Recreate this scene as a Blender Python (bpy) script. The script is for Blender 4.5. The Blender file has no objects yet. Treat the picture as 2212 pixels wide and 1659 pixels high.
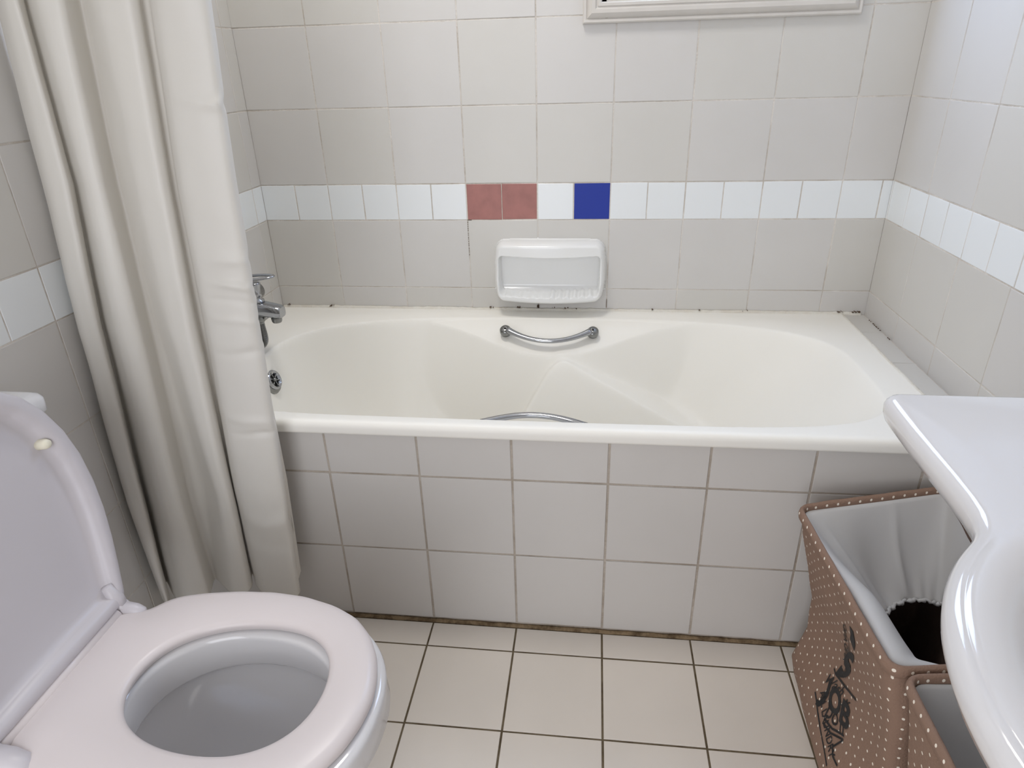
import bpy, bmesh, math, random
from mathutils import Vector, Matrix, noise
from mathutils.bvhtree import BVHTree
random.seed(7)
C = bpy.context.scene.collection
SC = bpy.context.scene

# ------------------------------------------------------------------ camera
cam_d = bpy.data.cameras.new('camera')
cam = bpy.data.objects.new('camera', cam_d); C.objects.link(cam)
cam_d.sensor_fit = 'HORIZONTAL'; cam_d.sensor_width = 36.0
cam_d.lens = 36.0 * 1432.98 / 2212.0
cam_d.clip_start = 0.02
R_ = Vector((0.99303, 0.11478, -0.02682)); U_ = Vector((-0.02568, 0.43278, 0.90113)); F_ = Vector((-0.11504, 0.89416, -0.43271))
M = Matrix(((R_.x, U_.x, -F_.x, 0.95494), (R_.y, U_.y, -F_.y, -1.87698), (R_.z, U_.z, -F_.z, 1.19765), (0, 0, 0, 1)))
cam.matrix_world = M
SC.camera = cam

# ------------------------------------------------------------------ world, light, exposure
w = bpy.data.worlds.new('sky'); SC.world = w; w.use_nodes = True
w.node_tree.nodes['Background'].inputs['Color'].default_value = (0.55, 0.70, 1.0, 1)
w.node_tree.nodes['Background'].inputs['Strength'].default_value = 1.0
SC.view_settings.view_transform = 'Standard'; SC.view_settings.look = 'None'
SC.view_settings.gamma = 1.0; SC.view_settings.use_curve_mapping = False
SC.view_settings.exposure = 0.05
WINDOW_LIGHT = 9.5          # radiance of the frosted window above the tub
def area(name, loc, direction, sx, sy, power, col):
    d = bpy.data.lights.new(name, 'AREA'); d.shape = 'RECTANGLE'; d.size = sx; d.size_y = sy
    d.energy = power; d.use_shadow = True; d.color = col
    o = bpy.data.objects.new(name, d); C.objects.link(o); o.location = loc
    o.rotation_euler = Vector(direction).to_track_quat('-Z', 'Y').to_euler()
    return o
area('doorway_fill_light', (0.47, -2.72, 1.05), (0.1, 1, 0), 0.8, 1.9, 14.5, (1.0, 0.975, 0.95))  # added fill from behind the camera, not a known daylight source
area('overhead_fill_light', (0.56, -0.62, 2.36), (0, 0, -1), 0.30, 0.30, 9.0, (1.0, 0.97, 0.93))  # added overhead fill to brighten tub and back wall, no real lamp here

# ------------------------------------------------------------------ materials
def srgb(r, g, b):
    f = lambda c: (c / 255 / 12.92) if c / 255 <= 0.04045 else ((c / 255 + 0.055) / 1.055) ** 2.4
    return (f(r), f(g), f(b), 1)
def mat(name, col, rough=0.4, metal=0.0, bump=0.0, bscale=60, spec=0.5, coat=0.0, var=0.0, vscale=6):
    m = bpy.data.materials.new(name); m.use_nodes = True; nt = m.node_tree
    b = nt.nodes['Principled BSDF']
    b.inputs['Base Color'].default_value = col; b.inputs['Roughness'].default_value = rough
    b.inputs['Metallic'].default_value = metal; b.inputs['Specular IOR Level'].default_value = spec
    b.inputs['Coat Weight'].default_value = coat; b.inputs['Coat Roughness'].default_value = 0.06
    tc = nt.nodes.new('ShaderNodeTexCoord')
    if bump:
        n = nt.nodes.new('ShaderNodeTexNoise'); n.inputs['Scale'].default_value = bscale; n.inputs['Detail'].default_value = 3
        nt.links.new(tc.outputs['Object'], n.inputs['Vector'])
        bp = nt.nodes.new('ShaderNodeBump'); bp.inputs['Strength'].default_value = bump; bp.inputs['Distance'].default_value = 0.01
        nt.links.new(n.outputs['Fac'], bp.inputs['Height']); nt.links.new(bp.outputs['Normal'], b.inputs['Normal'])
    if var:
        n = nt.nodes.new('ShaderNodeTexNoise'); n.inputs['Scale'].default_value = vscale; n.inputs['Detail'].default_value = 5
        nt.links.new(tc.outputs['Object'], n.inputs['Vector'])
        r = nt.nodes.new('ShaderNodeValToRGB')
        r.color_ramp.elements[0].position = 0.35; r.color_ramp.elements[1].position = 0.65
        r.color_ramp.elements[0].color = tuple(c * (1 - var) for c in col[:3]) + (1,)
        r.color_ramp.elements[1].color = col
        nt.links.new(n.outputs['Fac'], r.inputs['Fac']); nt.links.new(r.outputs['Color'], b.inputs['Base Color'])
    return m
TILE = mat('white_wall_tile', srgb(213, 210, 206), 0.36, bump=0.03, bscale=9, var=0.04, vscale=3)
TILE_B = mat('white_wall_tile_warm', srgb(212, 209, 203), 0.38, bump=0.03, bscale=9, var=0.04, vscale=3)
BAND = mat('pure_white_band_tile', srgb(236, 239, 240), 0.26, bump=0.02, bscale=14)
REDT = mat('terracotta_tile', srgb(170, 112, 104), 0.42, bump=0.06, bscale=35, var=0.16, vscale=26)
BLUET = mat('cobalt_tile', srgb(0, 42, 150), 0.5)
FLOORT = mat('floor_tile', srgb(223, 215, 205), 0.45, bump=0.03, bscale=14, var=0.05, vscale=5)
def grout(name, a, b, scale):
    m = mat(name, a, 0.9, bump=0.3, bscale=160); nt = m.node_tree
    n = nt.nodes.new('ShaderNodeTexNoise'); n.inputs['Scale'].default_value = scale; n.inputs['Detail'].default_value = 8
    n.inputs['Roughness'].default_value = 0.7
    tc = nt.nodes.new('ShaderNodeTexCoord'); nt.links.new(tc.outputs['Object'], n.inputs['Vector'])
    r = nt.nodes.new('ShaderNodeValToRGB'); r.color_ramp.elements[0].position = 0.36; r.color_ramp.elements[1].position = 0.58
    r.color_ramp.elements[0].color = b; r.color_ramp.elements[1].color = a
    nt.links.new(n.outputs['Fac'], r.inputs['Fac']); nt.links.new(r.outputs['Color'], nt.nodes['Principled BSDF'].inputs['Base Color'])
    return m
GROUT_W = grout('wall_grout', srgb(222, 216, 208), srgb(188, 179, 168), 7)
GROUT_P = grout('panel_grout', srgb(192, 182, 170), srgb(160, 148, 134), 7)
GROUT_F = grout('floor_grout', srgb(112, 99, 78), srgb(76, 63, 44), 14)
DIRTJ = grout('dirty_joint', srgb(140, 120, 92), srgb(84, 66, 44), 28)
SEAL = grout('sealant', srgb(226, 222, 212), srgb(214, 206, 192), 10)
SPECK = mat('mould_speck', srgb(92, 72, 54), 0.9)
PLASTER = mat('white_plaster', srgb(232, 229, 224), 0.8, bump=0.05, bscale=50)
TUBM = mat('cream_acrylic', srgb(246, 243, 235), 0.55, coat=0.06)
CERAM = mat('white_ceramic', srgb(224, 222, 222), 0.10, coat=0.4)
SEATM = mat('white_seat_plastic', srgb(224, 215, 213), 0.34)
LIDM = mat('white_lid_plastic', srgb(205, 200, 203), 0.36)
CREAM = mat('cream_rubber', srgb(236, 230, 208), 0.5)
SOAPM = mat('white_glazed_soap_dish', srgb(240, 240, 238), 0.2, coat=0.4)
CHROME = mat('chrome', (0.40, 0.41, 0.43, 1), 0.10, 1.0)
CHROME_D = mat('dull_chrome', (0.26, 0.265, 0.26, 1), 0.26, 1.0)
DARK = mat('black_hole', (0.012, 0.011, 0.01, 1), 0.6)
FRAMEM = mat('painted_wood', srgb(214, 209, 202), 0.38, bump=0.04, bscale=30, var=0.05, vscale=16)
CHIP = mat('bare_wood_chip', srgb(128, 96, 82), 0.8)
INK = mat('black_ink', (0.012, 0.012, 0.013, 1), 0.7)
def dotted(name):
    m = mat(name, srgb(139, 112, 94), 0.85, bump=0.25, bscale=300); nt = m.node_tree; L = nt.links
    uv = nt.nodes.new('ShaderNodeUVMap'); uv.uv_map = 'UVMap'
    def mth(op, a, b=None):
        n = nt.nodes.new('ShaderNodeMath'); n.operation = op
        for i, v in enumerate((a, b)):
            if v is None: continue
            if isinstance(v, (int, float)): n.inputs[i].default_value = v
            else: L.new(v, n.inputs[i])
        return n.outputs[0]
    sp = nt.nodes.new('ShaderNodeSeparateXYZ'); L.new(uv.outputs['UV'], sp.inputs[0])
    u = mth('DIVIDE', sp.outputs['X'], 0.021); v = mth('DIVIDE', sp.outputs['Y'], 0.021)
    def cell(du, dv):
        a = mth('SUBTRACT', mth('FRACT', mth('ADD', u, du)), 0.5); b = mth('SUBTRACT', mth('FRACT', mth('ADD', v, dv)), 0.5)
        return mth('ADD', mth('MULTIPLY', a, a), mth('MULTIPLY', b, b))
    d = cell(0.0, 0.0)
    mask = mth('LESS_THAN', d, 0.0105)
    mix = nt.nodes.new('ShaderNodeMix'); mix.data_type = 'RGBA'
    L.new(mask, mix.inputs['Factor'])
    mix.inputs['A'].default_value = srgb(140, 113, 96); mix.inputs['B'].default_value = srgb(240, 230, 215)
    L.new(mix.outputs['Result'], nt.nodes['Principled BSDF'].inputs['Base Color'])
    return m
DOT = dotted('brown_polka_dot_cotton')
BROWN = mat('brown_inner_cloth', srgb(96, 76, 66), 0.9, bump=0.2, bscale=120)
def cloth(name, col, trans, rough=0.5, bump=0.0, bscale=40):
    m = mat(name, col, rough, bump=bump, bscale=bscale); nt = m.node_tree
    b = nt.nodes['Principled BSDF']; out = nt.nodes['Material Output']
    t = nt.nodes.new('ShaderNodeBsdfTranslucent'); t.inputs['Color'].default_value = col
    mx = nt.nodes.new('ShaderNodeMixShader'); mx.inputs[0].default_value = trans
    nt.links.new(b.outputs[0], mx.inputs[1]); nt.links.new(t.outputs[0], mx.inputs[2]); nt.links.new(mx.outputs[0], out.inputs['Surface'])
    return m
CURT = cloth('shower_curtain_vinyl', srgb(236, 232, 224), 0.18, 0.42, bump=0.04, bscale=7)
LINER = cloth('white_nylon_liner', srgb(214, 212, 210), 0.2, 0.6, bump=0.08, bscale=25)
PANE = bpy.data.materials.new('frosted_daylit_glass'); PANE.use_nodes = True
_nt = PANE.node_tree; _nt.nodes.remove(_nt.nodes['Principled BSDF'])
_e = _nt.nodes.new('ShaderNodeEmission'); _e.inputs['Color'].default_value = (0.52, 0.68, 1.0, 1); _e.inputs['Strength'].default_value = WINDOW_LIGHT
_nt.links.new(_e.outputs[0], _nt.nodes['Material Output'].inputs['Surface'])

# ------------------------------------------------------------------ mesh helpers
def obj(name, verts, faces, mats, parent=None, smooth=True, mi=None, uv=None, mirror=None):
    me = bpy.data.meshes.new(name); me.from_pydata([tuple(v) for v in verts], [], faces)
    for m in (mats if isinstance(mats, (list, tuple)) else [mats]): me.materials.append(m)
    if mi: me.polygons.foreach_set('material_index', mi)
    me.polygons.foreach_set('use_smooth', [smooth] * len(faces))
    if uv:
        l = me.uv_layers.new(name='UVMap')
        for p in me.polygons:
            for li in p.loop_indices: l.data[li].uv = uv[me.loops[li].vertex_index]
    bm = bmesh.new(); bm.from_mesh(me)
    if not uv: bmesh.ops.recalc_face_normals(bm, faces=bm.faces)
    bm.to_mesh(me); bm.free(); me.update()
    o = bpy.data.objects.new(name, me); C.objects.link(o)
    if parent: o.parent = parent
    return o
def thing(name, label, cat, loc=(0, 0, 0), group=None):
    o = bpy.data.objects.new(name, None); C.objects.link(o); o.location = loc; o.empty_display_size = 0.05
    o['label'] = label; o['category'] = cat
    if group: o['group'] = group
    return o
def tag(o, label, cat, group=None):
    o['label'] = label; o['category'] = cat
    if group: o['group'] = group
    return o
def struct(o, label=None):
    o['kind'] = 'structure'
    if label: o['label'] = label
    return o
def local(parent, verts):
    l = parent.location
    return [(v[0] - l.x, v[1] - l.y, v[2] - l.z) for v in verts]
class MB:
    def __init__(s): s.v = []; s.f = []; s.m = []
    def add(s, v, f, m=0):
        n = len(s.v); s.v += [tuple(x) for x in v]; s.f += [tuple(i + n for i in q) for q in f]; s.m += [m] * len(f)
    def box(s, a, b, m=0):
        x0, y0, z0 = a; x1, y1, z1 = b
        s.add([(x0,y0,z0),(x1,y0,z0),(x1,y1,z0),(x0,y1,z0),(x0,y0,z1),(x1,y0,z1),(x1,y1,z1),(x0,y1,z1)],
              [(0,3,2,1),(4,5,6,7),(0,1,5,4),(1,2,6,5),(2,3,7,6),(3,0,4,7)], m)
    def loft(s, rings, closed=True, cap0=True, cap1=True, m=0):
        n = len(rings[0]); v = [p for r in rings for p in r]; f = []
        for i in range(len(rings) - 1):
            for j in range(n if closed else n - 1):
                k = (j + 1) % n
                f.append((i*n+j, i*n+k, (i+1)*n+k, (i+1)*n+j))
        if cap0: f.append(tuple(range(n))[::-1])
        if cap1: f.append(tuple((len(rings)-1)*n + j for j in range(n)))
        s.add(v, f, m)
    def tube(s, pts, rad, seg=12, m=0, squash=None):
        pts = [Vector(p) for p in pts]; n = len(pts)
        rad = rad if isinstance(rad, (list, tuple)) else [rad] * n
        rings = []; prev = None
        for i, p in enumerate(pts):
            t = (pts[min(i+1, n-1)] - pts[max(i-1, 0)]).normalized()
            if prev is None:
                a = Vector((0, 0, 1)) if abs(t.z) < 0.9 else Vector((1, 0, 0))
                prev = (a - t * a.dot(t)).normalized()
            prev = (prev - t * prev.dot(t)).normalized(); q = t.cross(prev)
            sq = squash or (1, 1)
            rings.append([p + prev * (rad[i] * sq[0] * math.cos(6.28318*k/seg)) + q * (rad[i] * sq[1] * math.sin(6.28318*k/seg)) for k in range(seg)])
        s.loft(rings, m=m)
    def lathe(s, prof, origin, axis, seg=28, m=0):
        ax = Vector(axis).normalized(); a = Vector((0, 0, 1)) if abs(ax.z) < 0.9 else Vector((1, 0, 0))
        u = (a - ax * a.dot(ax)).normalized(); q = ax.cross(u); o = Vector(origin)
        s.loft([[o + ax * h + u * (r * math.cos(6.28318*k/seg)) + q * (r * math.sin(6.28318*k/seg)) for k in range(seg)] for r, h in prof], m=m)
    def build(s, name, mats, parent=None, smooth=True):
        v = local(parent, s.v) if parent else s.v
        return obj(name, v, s.f, mats, parent, smooth, s.m)
def auto(o, ang=35):
    me = o.data; bm = bmesh.new(); bm.from_mesh(me)
    for e in bm.edges:
        if len(e.link_faces) == 2 and e.calc_face_angle(0) > math.radians(ang): e.smooth = False
    bm.to_mesh(me); bm.free(); return o
def sub(o, lv=1):
    m = o.modifiers.new('subsurf', 'SUBSURF'); m.levels = lv; m.render_levels = lv; return o
def smooth01(t): t = max(0, min(1, t)); return t * t * (3 - 2 * t)
def cr(P, t):                     # Catmull-Rom through a list of points, t in 0..1
    n = len(P) - 1; x = t * n; i = min(int(x), n - 1); f = x - i
    p0, p1, p2, p3 = P[max(i-1, 0)], P[i], P[i+1], P[min(i+2, n)]
    return tuple(0.5 * ((2*b) + (c-a)*f + (2*a-5*b+4*c-d)*f*f + (3*b-a-3*c+d)*f**3) for a, b, c, d in zip(p0, p1, p2, p3))

# ------------------------------------------------------------------ room shell
X1, Y0, H = 1.7236, -2.75, 2.40
def rects(us, vs, hole=None):
    out = []
    for i in range(len(us) - 1):
        for j in range(len(vs) - 1):
            r = (us[i], us[i+1], vs[j], vs[j+1], i, j)
            if hole and r[0] < hole[1] and r[1] > hole[0] and r[2] < hole[3] and r[3] > hole[2]:
                if r[0] < hole[0]: out.append((r[0], hole[0], r[2], r[3], i, j))
                if r[1] > hole[1]: out.append((hole[1], r[1], r[2], r[3], i, j))
                a, b = max(r[0], hole[0]), min(r[1], hole[1])
                if r[2] < hole[2]: out.append((a, b, r[2], hole[2], i, j))
                if r[3] > hole[3]: out.append((a, b, hole[3], r[3], i, j))
            else: out.append(r)
    return out
def tile(mb, P, r, gap, m, jit=0.0004):
    u0, u1, v0, v1 = r[0] + gap/2, r[1] - gap/2, r[2] + gap/2, r[3] - gap/2
    if u1 - u0 < 0.004 or v1 - v0 < 0.004: return
    a, b, c = (random.uniform(-jit, jit) for _ in range(3)); ch = 0.0009
    dz = lambda s, t: a * s + b * t + c * 0.6
    j = [random.uniform(-.0003, .0003) for _ in range(4)]
    u0 += j[0]; u1 += j[1]; v0 += j[2]; v1 += j[3]
    q = [(u0, v0, -1, -1), (u1, v0, 1, -1), (u1, v1, 1, 1), (u0, v1, -1, 1)]
    V = [P(u, v, -0.004) for u, v, s, t in q] + [P(u, v, -0.0007 + dz(s, t)) for u, v, s, t in q] + [P(u - s*ch, v - t*ch, dz(s, t)) for u, v, s, t in q]
    F = [(0,1,5,4),(1,2,6,5),(2,3,7,6),(3,0,4,7),(4,5,9,8),(5,6,10,9),(6,7,11,10),(7,4,8,11),(8,9,10,11)]
    mb.add(V, F, m)
ZR = [0.0, 0.0045, 0.2045, 0.4045, 0.6045, 0.8045, 0.9045, 1.1045, 1.3045, 1.5045, 1.7045, 1.9045, 2.1045, 2.3045, H]
def big_rows(mb, P, us, us_small, gap, hole=None, special=None, gm=(0, 1)):
    for k in range(len(ZR) - 1):
        z0, z1 = ZR[k], ZR[k+1]
        if z1 - z0 < 0.01: continue
        band = abs(z0 - 0.8045) < 1e-6
        for r in rects(us_small if band else us, [z0, z1], hole):
            if band: m = special.get(r[4], 2) if special else 2
            else: m = random.choice(gm)
            tile(mb, P, r, gap, m)
WM = [TILE, TILE_B, BAND, REDT, BLUET, GROUT_W]
# back wall with the window opening
HX0, HX1, HZ0, HZ1 = 0.962, 1.525, 1.331, 2.10
mb = MB(); P = lambda u, v, d: (u, 0.0 - d, v)
G = 0.0009
for a, b in (((0, G, 0), (HX0, 0.12, H)), ((HX1, G, 0), (X1, 0.12, H)), ((HX0, G, 0), (HX1, 0.12, HZ0)), ((HX0, G, HZ1), (HX1, 0.12, H))): mb.box(a, b, 5)
us = [-0.002] + [0.2 * k for k in range(1, 9)] + [X1 + .002]; uss = [-0.002] + [0.1 * k for k in range(1, 18)] + [X1 + .002]
big_rows(mb, P, us, uss, 0.0028, (HX0, HX1, HZ0, HZ1), {6: 3, 7: 3, 9: 4})
struct(auto(mb.build('wall_back', WM, smooth=False)))
mb = MB(); P = lambda u, v, d: (0.0 + d, -u, v)
mb.box((-0.12, Y0, 0), (-G, 0.12, H), 5)
yl = [-0.001, 0.055] + [0.055 + 0.2 * k for k in range(1, 14)] + [-Y0]
yls = [-0.001, 0.055] + [0.055 + 0.1 * k for k in range(1, 27)] + [-Y0]
big_rows(mb, P, yl, yls, 0.003)
struct(mb.build('wall_left', WM, smooth=False))
mb = MB(); P = lambda u, v, d: (X1 - d, -u, v)
mb.box((X1 + G, Y0, 0), (X1 + 0.12, 0.12, H), 5)
yr = [-0.001] + [0.2 * k for k in range(1, 14)] + [-Y0]
yrs = [-0.001, 0.008] + [0.008 + 0.1 * k for k in range(1, 28)] + [-Y0]
yrs = [v for v in yrs if v <= -Y0 - 0.01] + [-Y0]
big_rows(mb, P, yr, yrs, 0.003)
struct(mb.build('wall_right', WM, smooth=False))
# front wall (behind the photographer) with a doorway
mb = MB(); P = lambda u, v, d: (u, Y0 + d, v)
mb.box((0.9, Y0 - 0.12, 0), (X1, Y0 - G, H), 5); mb.box((0, Y0 - 0.12, 2.05), (0.9, Y0 - G, H), 5); mb.box((0, Y0 - 0.12, 0), (0.05, Y0 - G, 2.05), 5)
big_rows(mb, P, [0.9, 1.1, 1.3, 1.5, X1], [0.9, 1.0, 1.1, 1.2, 1.3, 1.4, 1.5, 1.6, X1], 0.003)
struct(mb.build('wall_front', WM, smooth=False))
mb = MB(); mb.box((-0.12, Y0 - 0.12, H), (X1 + 0.12, 0.12, H + 0.1)); struct(mb.build('ceiling', PLASTER, smooth=False))
# floor
YP = -0.715
mb = MB(); P = lambda u, v, d: (u, v, d)
mb.box((-0.12, Y0 - 0.12, -0.1), (X1 + 0.12, 0.12, -0.0018), 1)
fx = [0.2 * k for k in range(9)] + [X1]
fy = [YP - 0.079 - 0.2 * k for k in range(10)][::-1]; fy = [Y0 - 0.1] + [f for f in fy if f > Y0] + [YP - 0.008]
for r in rects(fx, fy): tile(mb, P, r, 0.0042, 0, 0.0003)
struct(mb.build('floor', [FLOORT, GROUT_F], smooth=False))
# tiled wall that boxes in the bathtub
mb = MB(); P = lambda u, v, d: (u, YP - d, v)
mb.box((0, YP + 0.002, -0.0), (X1, YP + 0.016, 0.517), 3)
for k, (a, b) in enumerate(((0.006, 0.21), (0.21, 0.41), (0.41, 0.516))):
    for r in rects([0.2 * i for i in range(9)] + [X1], [a, b]): tile(mb, P, r, 0.0048, 0, 0.0006)
panel = struct(mb.build('wall_tub', [mat('tub_panel_tile', srgb(210, 206, 201), 0.36, bump=0.03, bscale=9, var=0.04, vscale=3), TILE_B, GROUT_W, GROUT_P], smooth=False), 'white tiled side wall boxing in the bathtub')
# dirty joint between panel and floor
mb = MB(); N = 260; rings = []
for i in range(N + 1):
    x = X1 * i / N; n1 = noise.noise(Vector((x * 40, 0, 3))) * 0.0022; n2 = noise.noise(Vector((x * 25, 5, 3))) * 0.0012
    rings.append([(x, YP + 0.001, -0.001), (x, YP - 0.0085 - n1, -0.001), (x, YP - 0.0072 - n1, 0.0012), (x, YP - 0.002, 0.0034 + n2), (x, YP + 0.001, 0.0045 + n2)])
mb.loft(rings); struct(mb.build('trim_1', DIRTJ), 'grimy brown joint along the foot of the tub panel')
# narrow tiled ledge between tub and right wall
TX = 1.660
mb = MB(); P = lambda u, v, d: (u, v, 0.5365 + d)
mb.box((TX, YP + 0.017, 0.44), (X1, 0.0, 0.5345), 1)
for r in rects([TX, X1 - 0.003], [YP + 0.0, -0.54, -0.34, -0.14, -0.003]): tile(mb, P, r, 0.003, 0)
struct(mb.build('trim_2', [TILE_B, GROUT_W], smooth=False), 'narrow tiled ledge between bathtub and right wall')
# ------------------------------------------------------------------ window above the tub
win = thing('window_1', 'white moulded window casing at the top of the tiled wall above the tub', 'window', (1.2435, 0, HZ0)); del win['category']; win['kind'] = 'structure'
prof = [(0, 0), (0, .011), (.003, .014), (.008, .014), (.0105, .0115), (.012, .0145), (.016, .0185), (.022, .0215), (.030, .0205), (.034, .0165), (.036, .0165), (.037, .019), (.043, .019), (.046, .014), (.046, 0.0)]
fx0, fx1, fz0, fz1 = 0.917, 1.570, 1.285, 2.146
rings = []
for (cx_, cz_, sx, sz) in ((fx0, fz0, 1, 1), (fx1, fz0, -1, 1), (fx1, fz1, -1, -1), (fx0, fz1, 1, -1)):
    rings.append([(cx_ + sx*o, -h - 0.0004, cz_ + sz*o) for o, h in prof])
mb = MB(); n = len(prof); V = [p for r in rings for p in r]; F = []
for i in range(4):
    for j in range(n - 1): F.append((i*n + j, i*n + j + 1, ((i+1) % 4)*n + j + 1, ((i+1) % 4)*n + j))
mb.add(V, F)
o = auto(mb.build('window_frame', FRAMEM, win), 20)
mb = MB()      # reveal lining, four boards
for a, b in (((HX0, 0.0, HZ0), (HX0 + .012, .11, HZ1)), ((HX1 - .012, 0.0, HZ0), (HX1, .11, HZ1)), ((HX0, 0.0, HZ0), (HX1, .11, HZ0 + .012)), ((HX0, 0.0, HZ1 - .012), (HX1, .11, HZ1))): mb.box(a, b)
mb.build('reveal_lining', FRAMEM, win, False)
mb = MB(); a0, a1, b0, b1 = HX0 + .013, HX1 - .013, HZ0 + .013, HZ1 - .013
for a, b in (((a0, .006, b0), (a1, .034, b0 + .085)), ((a0, .006, b1 - .045), (a1, .034, b1)), ((a0, .006, b0 + .085), (a0 + .042, .034, b1 - .045)), ((a1 - .042, .006, b0 + .085), (a1, .034, b1 - .045))): mb.box(a, b)
mb.build('sash', FRAMEM, win, False)
mb = MB(); mb.box((a0 + .04, .016, b0 + .083), (a1 - .04, .022, b1 - .043)); mb.build('pane', PANE, win, False)
mb = MB()
for (x, z, w_, h_) in ((.972, 1.296, .006, .0016), (1.046, 1.2965, .011, .0022), (1.109, 1.2975, .003, .0016), (.986, 1.2962, .003, .0014)):
    mb.box((x, -.0135, z), (x + w_, -.0119, z + h_))
mb.build('chipped_paint', CHIP, win, False)
bw = thing

# ------------------------------------------------------------------ bathtub
def smin(a, b, k):
    h = max(k - abs(a - b), 0.0) / k
    return min(a, b) - h * h * k * 0.25
def smax(a, b, k): return -smin(-a, -b, k)
TY0, TY1 = -0.724, -0.004
CY = -0.372
def deck(x, y):
    z = 0.5385 + 0.0085 * max(0, min(1, (-y - 0.03) / 0.6))
    z -= 0.004 * math.exp(-((y + 0.012) / 0.012) ** 2) * 0      # flat against the wall
    return z
def tub_z(x, y):
    dk = deck(x, y)
    # large scoop with a sloping head end on the right
    cx0 = 0.86; u = (x - cx0); v = y - CY
    rx = 0.728 if u > 0 else 0.745; ry = 0.316
    e = (7.0 if u < 0 else 5.0) if v < 0 else (2.9 if u < 0 else 3.1)
    rho = (abs(u / rx) ** e + abs(v / ry) ** e) ** (1 / e)
    if rho >= 1.0: sc = dk + (rho - 1) * 0.20
    else:
        t = 1 - rho
        hd = smooth01((x - 0.95) / 0.5); te = smooth01((0.42 - x) / 0.26)
        steep = 1.75 * (1 - hd) + 0.95 * hd + 3.2 * te
        sc = dk - 0.40 * (1 - math.exp(-t * 3.1 * steep)) 
    # arm rests on both long sides
    w_ = 0.108 * math.exp(-((x - 0.845) / 0.27) ** 2)
    for d in (-0.058 - y, y + 0.683):
        if -0.05 < d < 0.5:
            dd = max(d, 0)
            am = dk - (0.003 if y > CY else 0.034) - 0.74 * min(dd, w_) - 4.2 * max(0, dd - w_)
            am = min(am, dk)
            sc = smax(sc, am, 0.016)
            if x > 0.45:
                zc = smin(0.455 - 0.50 * (x - 0.88), 0.455 + 1.7 * (x - 0.86), 0.08) + 0.12 * (0.16 - dd)
                sc = smax(sc, smin(zc, dk - 0.06 - 3.2 * (dd - (0.122 if y > CY else 0.09)), 0.02), 0.035)
    # narrower trench, convex ridge where it cuts the sloping head end
    u2 = (x - 0.655); rx2 = 0.56 if u2 < 0 else 0.86
    r2 = (abs(u2 / rx2) ** 3.2 + abs(v / 0.172) ** 3.2) ** (1 / 3.2)
    tr = 0.14 + max(0.0, (r2 - 0.80)) * 0.80
    z = sc
    z = smin(z, dk, 0.032)
    return min(z, dk)
tub = thing('bathtub', 'cream built-in bathtub with moulded arm rests behind the white tiled side wall', 'bathtub', (0.83, -0.36, 0.0))
nx, ny = 520, 260; V = []; F = []
X0T, X1T = 0.003, TX - 0.001
for j in range(ny + 1):
    y = TY0 + 0.006 + (TY1 - TY0 - 0.006) * j / ny
    for i in range(nx + 1):
        x = X0T + (X1T - X0T) * i / nx
        V.append((x, y, tub_z(x, y)))
for j in range(ny):
    for i in range(nx):
        a = j*(nx+1) + i; F.append((a, a+1, a+nx+2, a+nx+1))
base = 0
def deckrow(y, dz):
    global base
    s = len(V)
    for i in range(nx + 1): V.append((X0T + (X1T - X0T) * i / nx, y, deck(0, TY0) + dz))
    return s
prev = 0
for y, dz in ((TY0 - .0005, -.0009), (TY0 - .0055, -.0036), (TY0 - .0088, -.0085), (TY0 - .0095, -.015), (TY0 - .0092, -.024), (TY0 - .0082, -.0285), (TY0 - .005, -.0305), (TY0 + .006, -.0305), (TY0 + .012, -.026)):
    s = deckrow(y, dz)
    for i in range(nx): F.append((prev + i, s + i, s + i + 1, prev + i + 1))
    prev = s
mb = MB(); mb.add(V, F); mb.build('tub_shell', TUBM, tub)
def grab_handle(cx_, yw, z, sgn, half=0.124, tiltz=0.0):
    # bowed bar with two flattened round feet, sgn = direction of bow (towards the middle of the tub)
    mb = MB(); P_ = []; Rr = []
    for i in range(33):
        t = i / 32 * 2 - 1
        bow = (1 - t*t)
        P_.append((cx_ + half*0.95*t, yw + sgn * (0.010 + 0.030 * bow), z + 0.004 - 0.020 * bow * (1 if sgn < 0 else -0.4)))
        Rr.append(0.0074 + 0.0034 * abs(t) ** 4)
    mb.tube(P_, Rr, 14, squash=(0.85, 1.1))
    h = mb.build('grab_handle', CHROME, tub)
    for s in (-1, 1):
        ft = MB(); n_ = Vector((0, sgn * 0.55, 0.83)).normalized()
        ft.lathe([(0.0150, -0.012), (0.0165, -0.004), (0.0160, 0.004), (0.0130, 0.0085), (0.005, 0.0102)], (cx_ + s*half, yw + sgn*0.006, z), n_)
        f_ = obj('handle_foot', local(h, local(tub, ft.v)), ft.f, CHROME_D, h)
        sc_ = MB(); sc_.lathe([(0.0032, 0.0), (0.0032, 0.0012), (0.001, 0.0014)], Vector((cx_ + s*half, yw + sgn*0.006, z)) + n_ * 0.0098, n_, 12)
        obj('screw', local(h, local(tub, sc_.v)), sc_.f, DARK, h)
    return h
grab_handle(0.8385, -0.113, 0.516, -1)
grab_handle(0.838, -0.645, 0.496, 1, 0.118)
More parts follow.
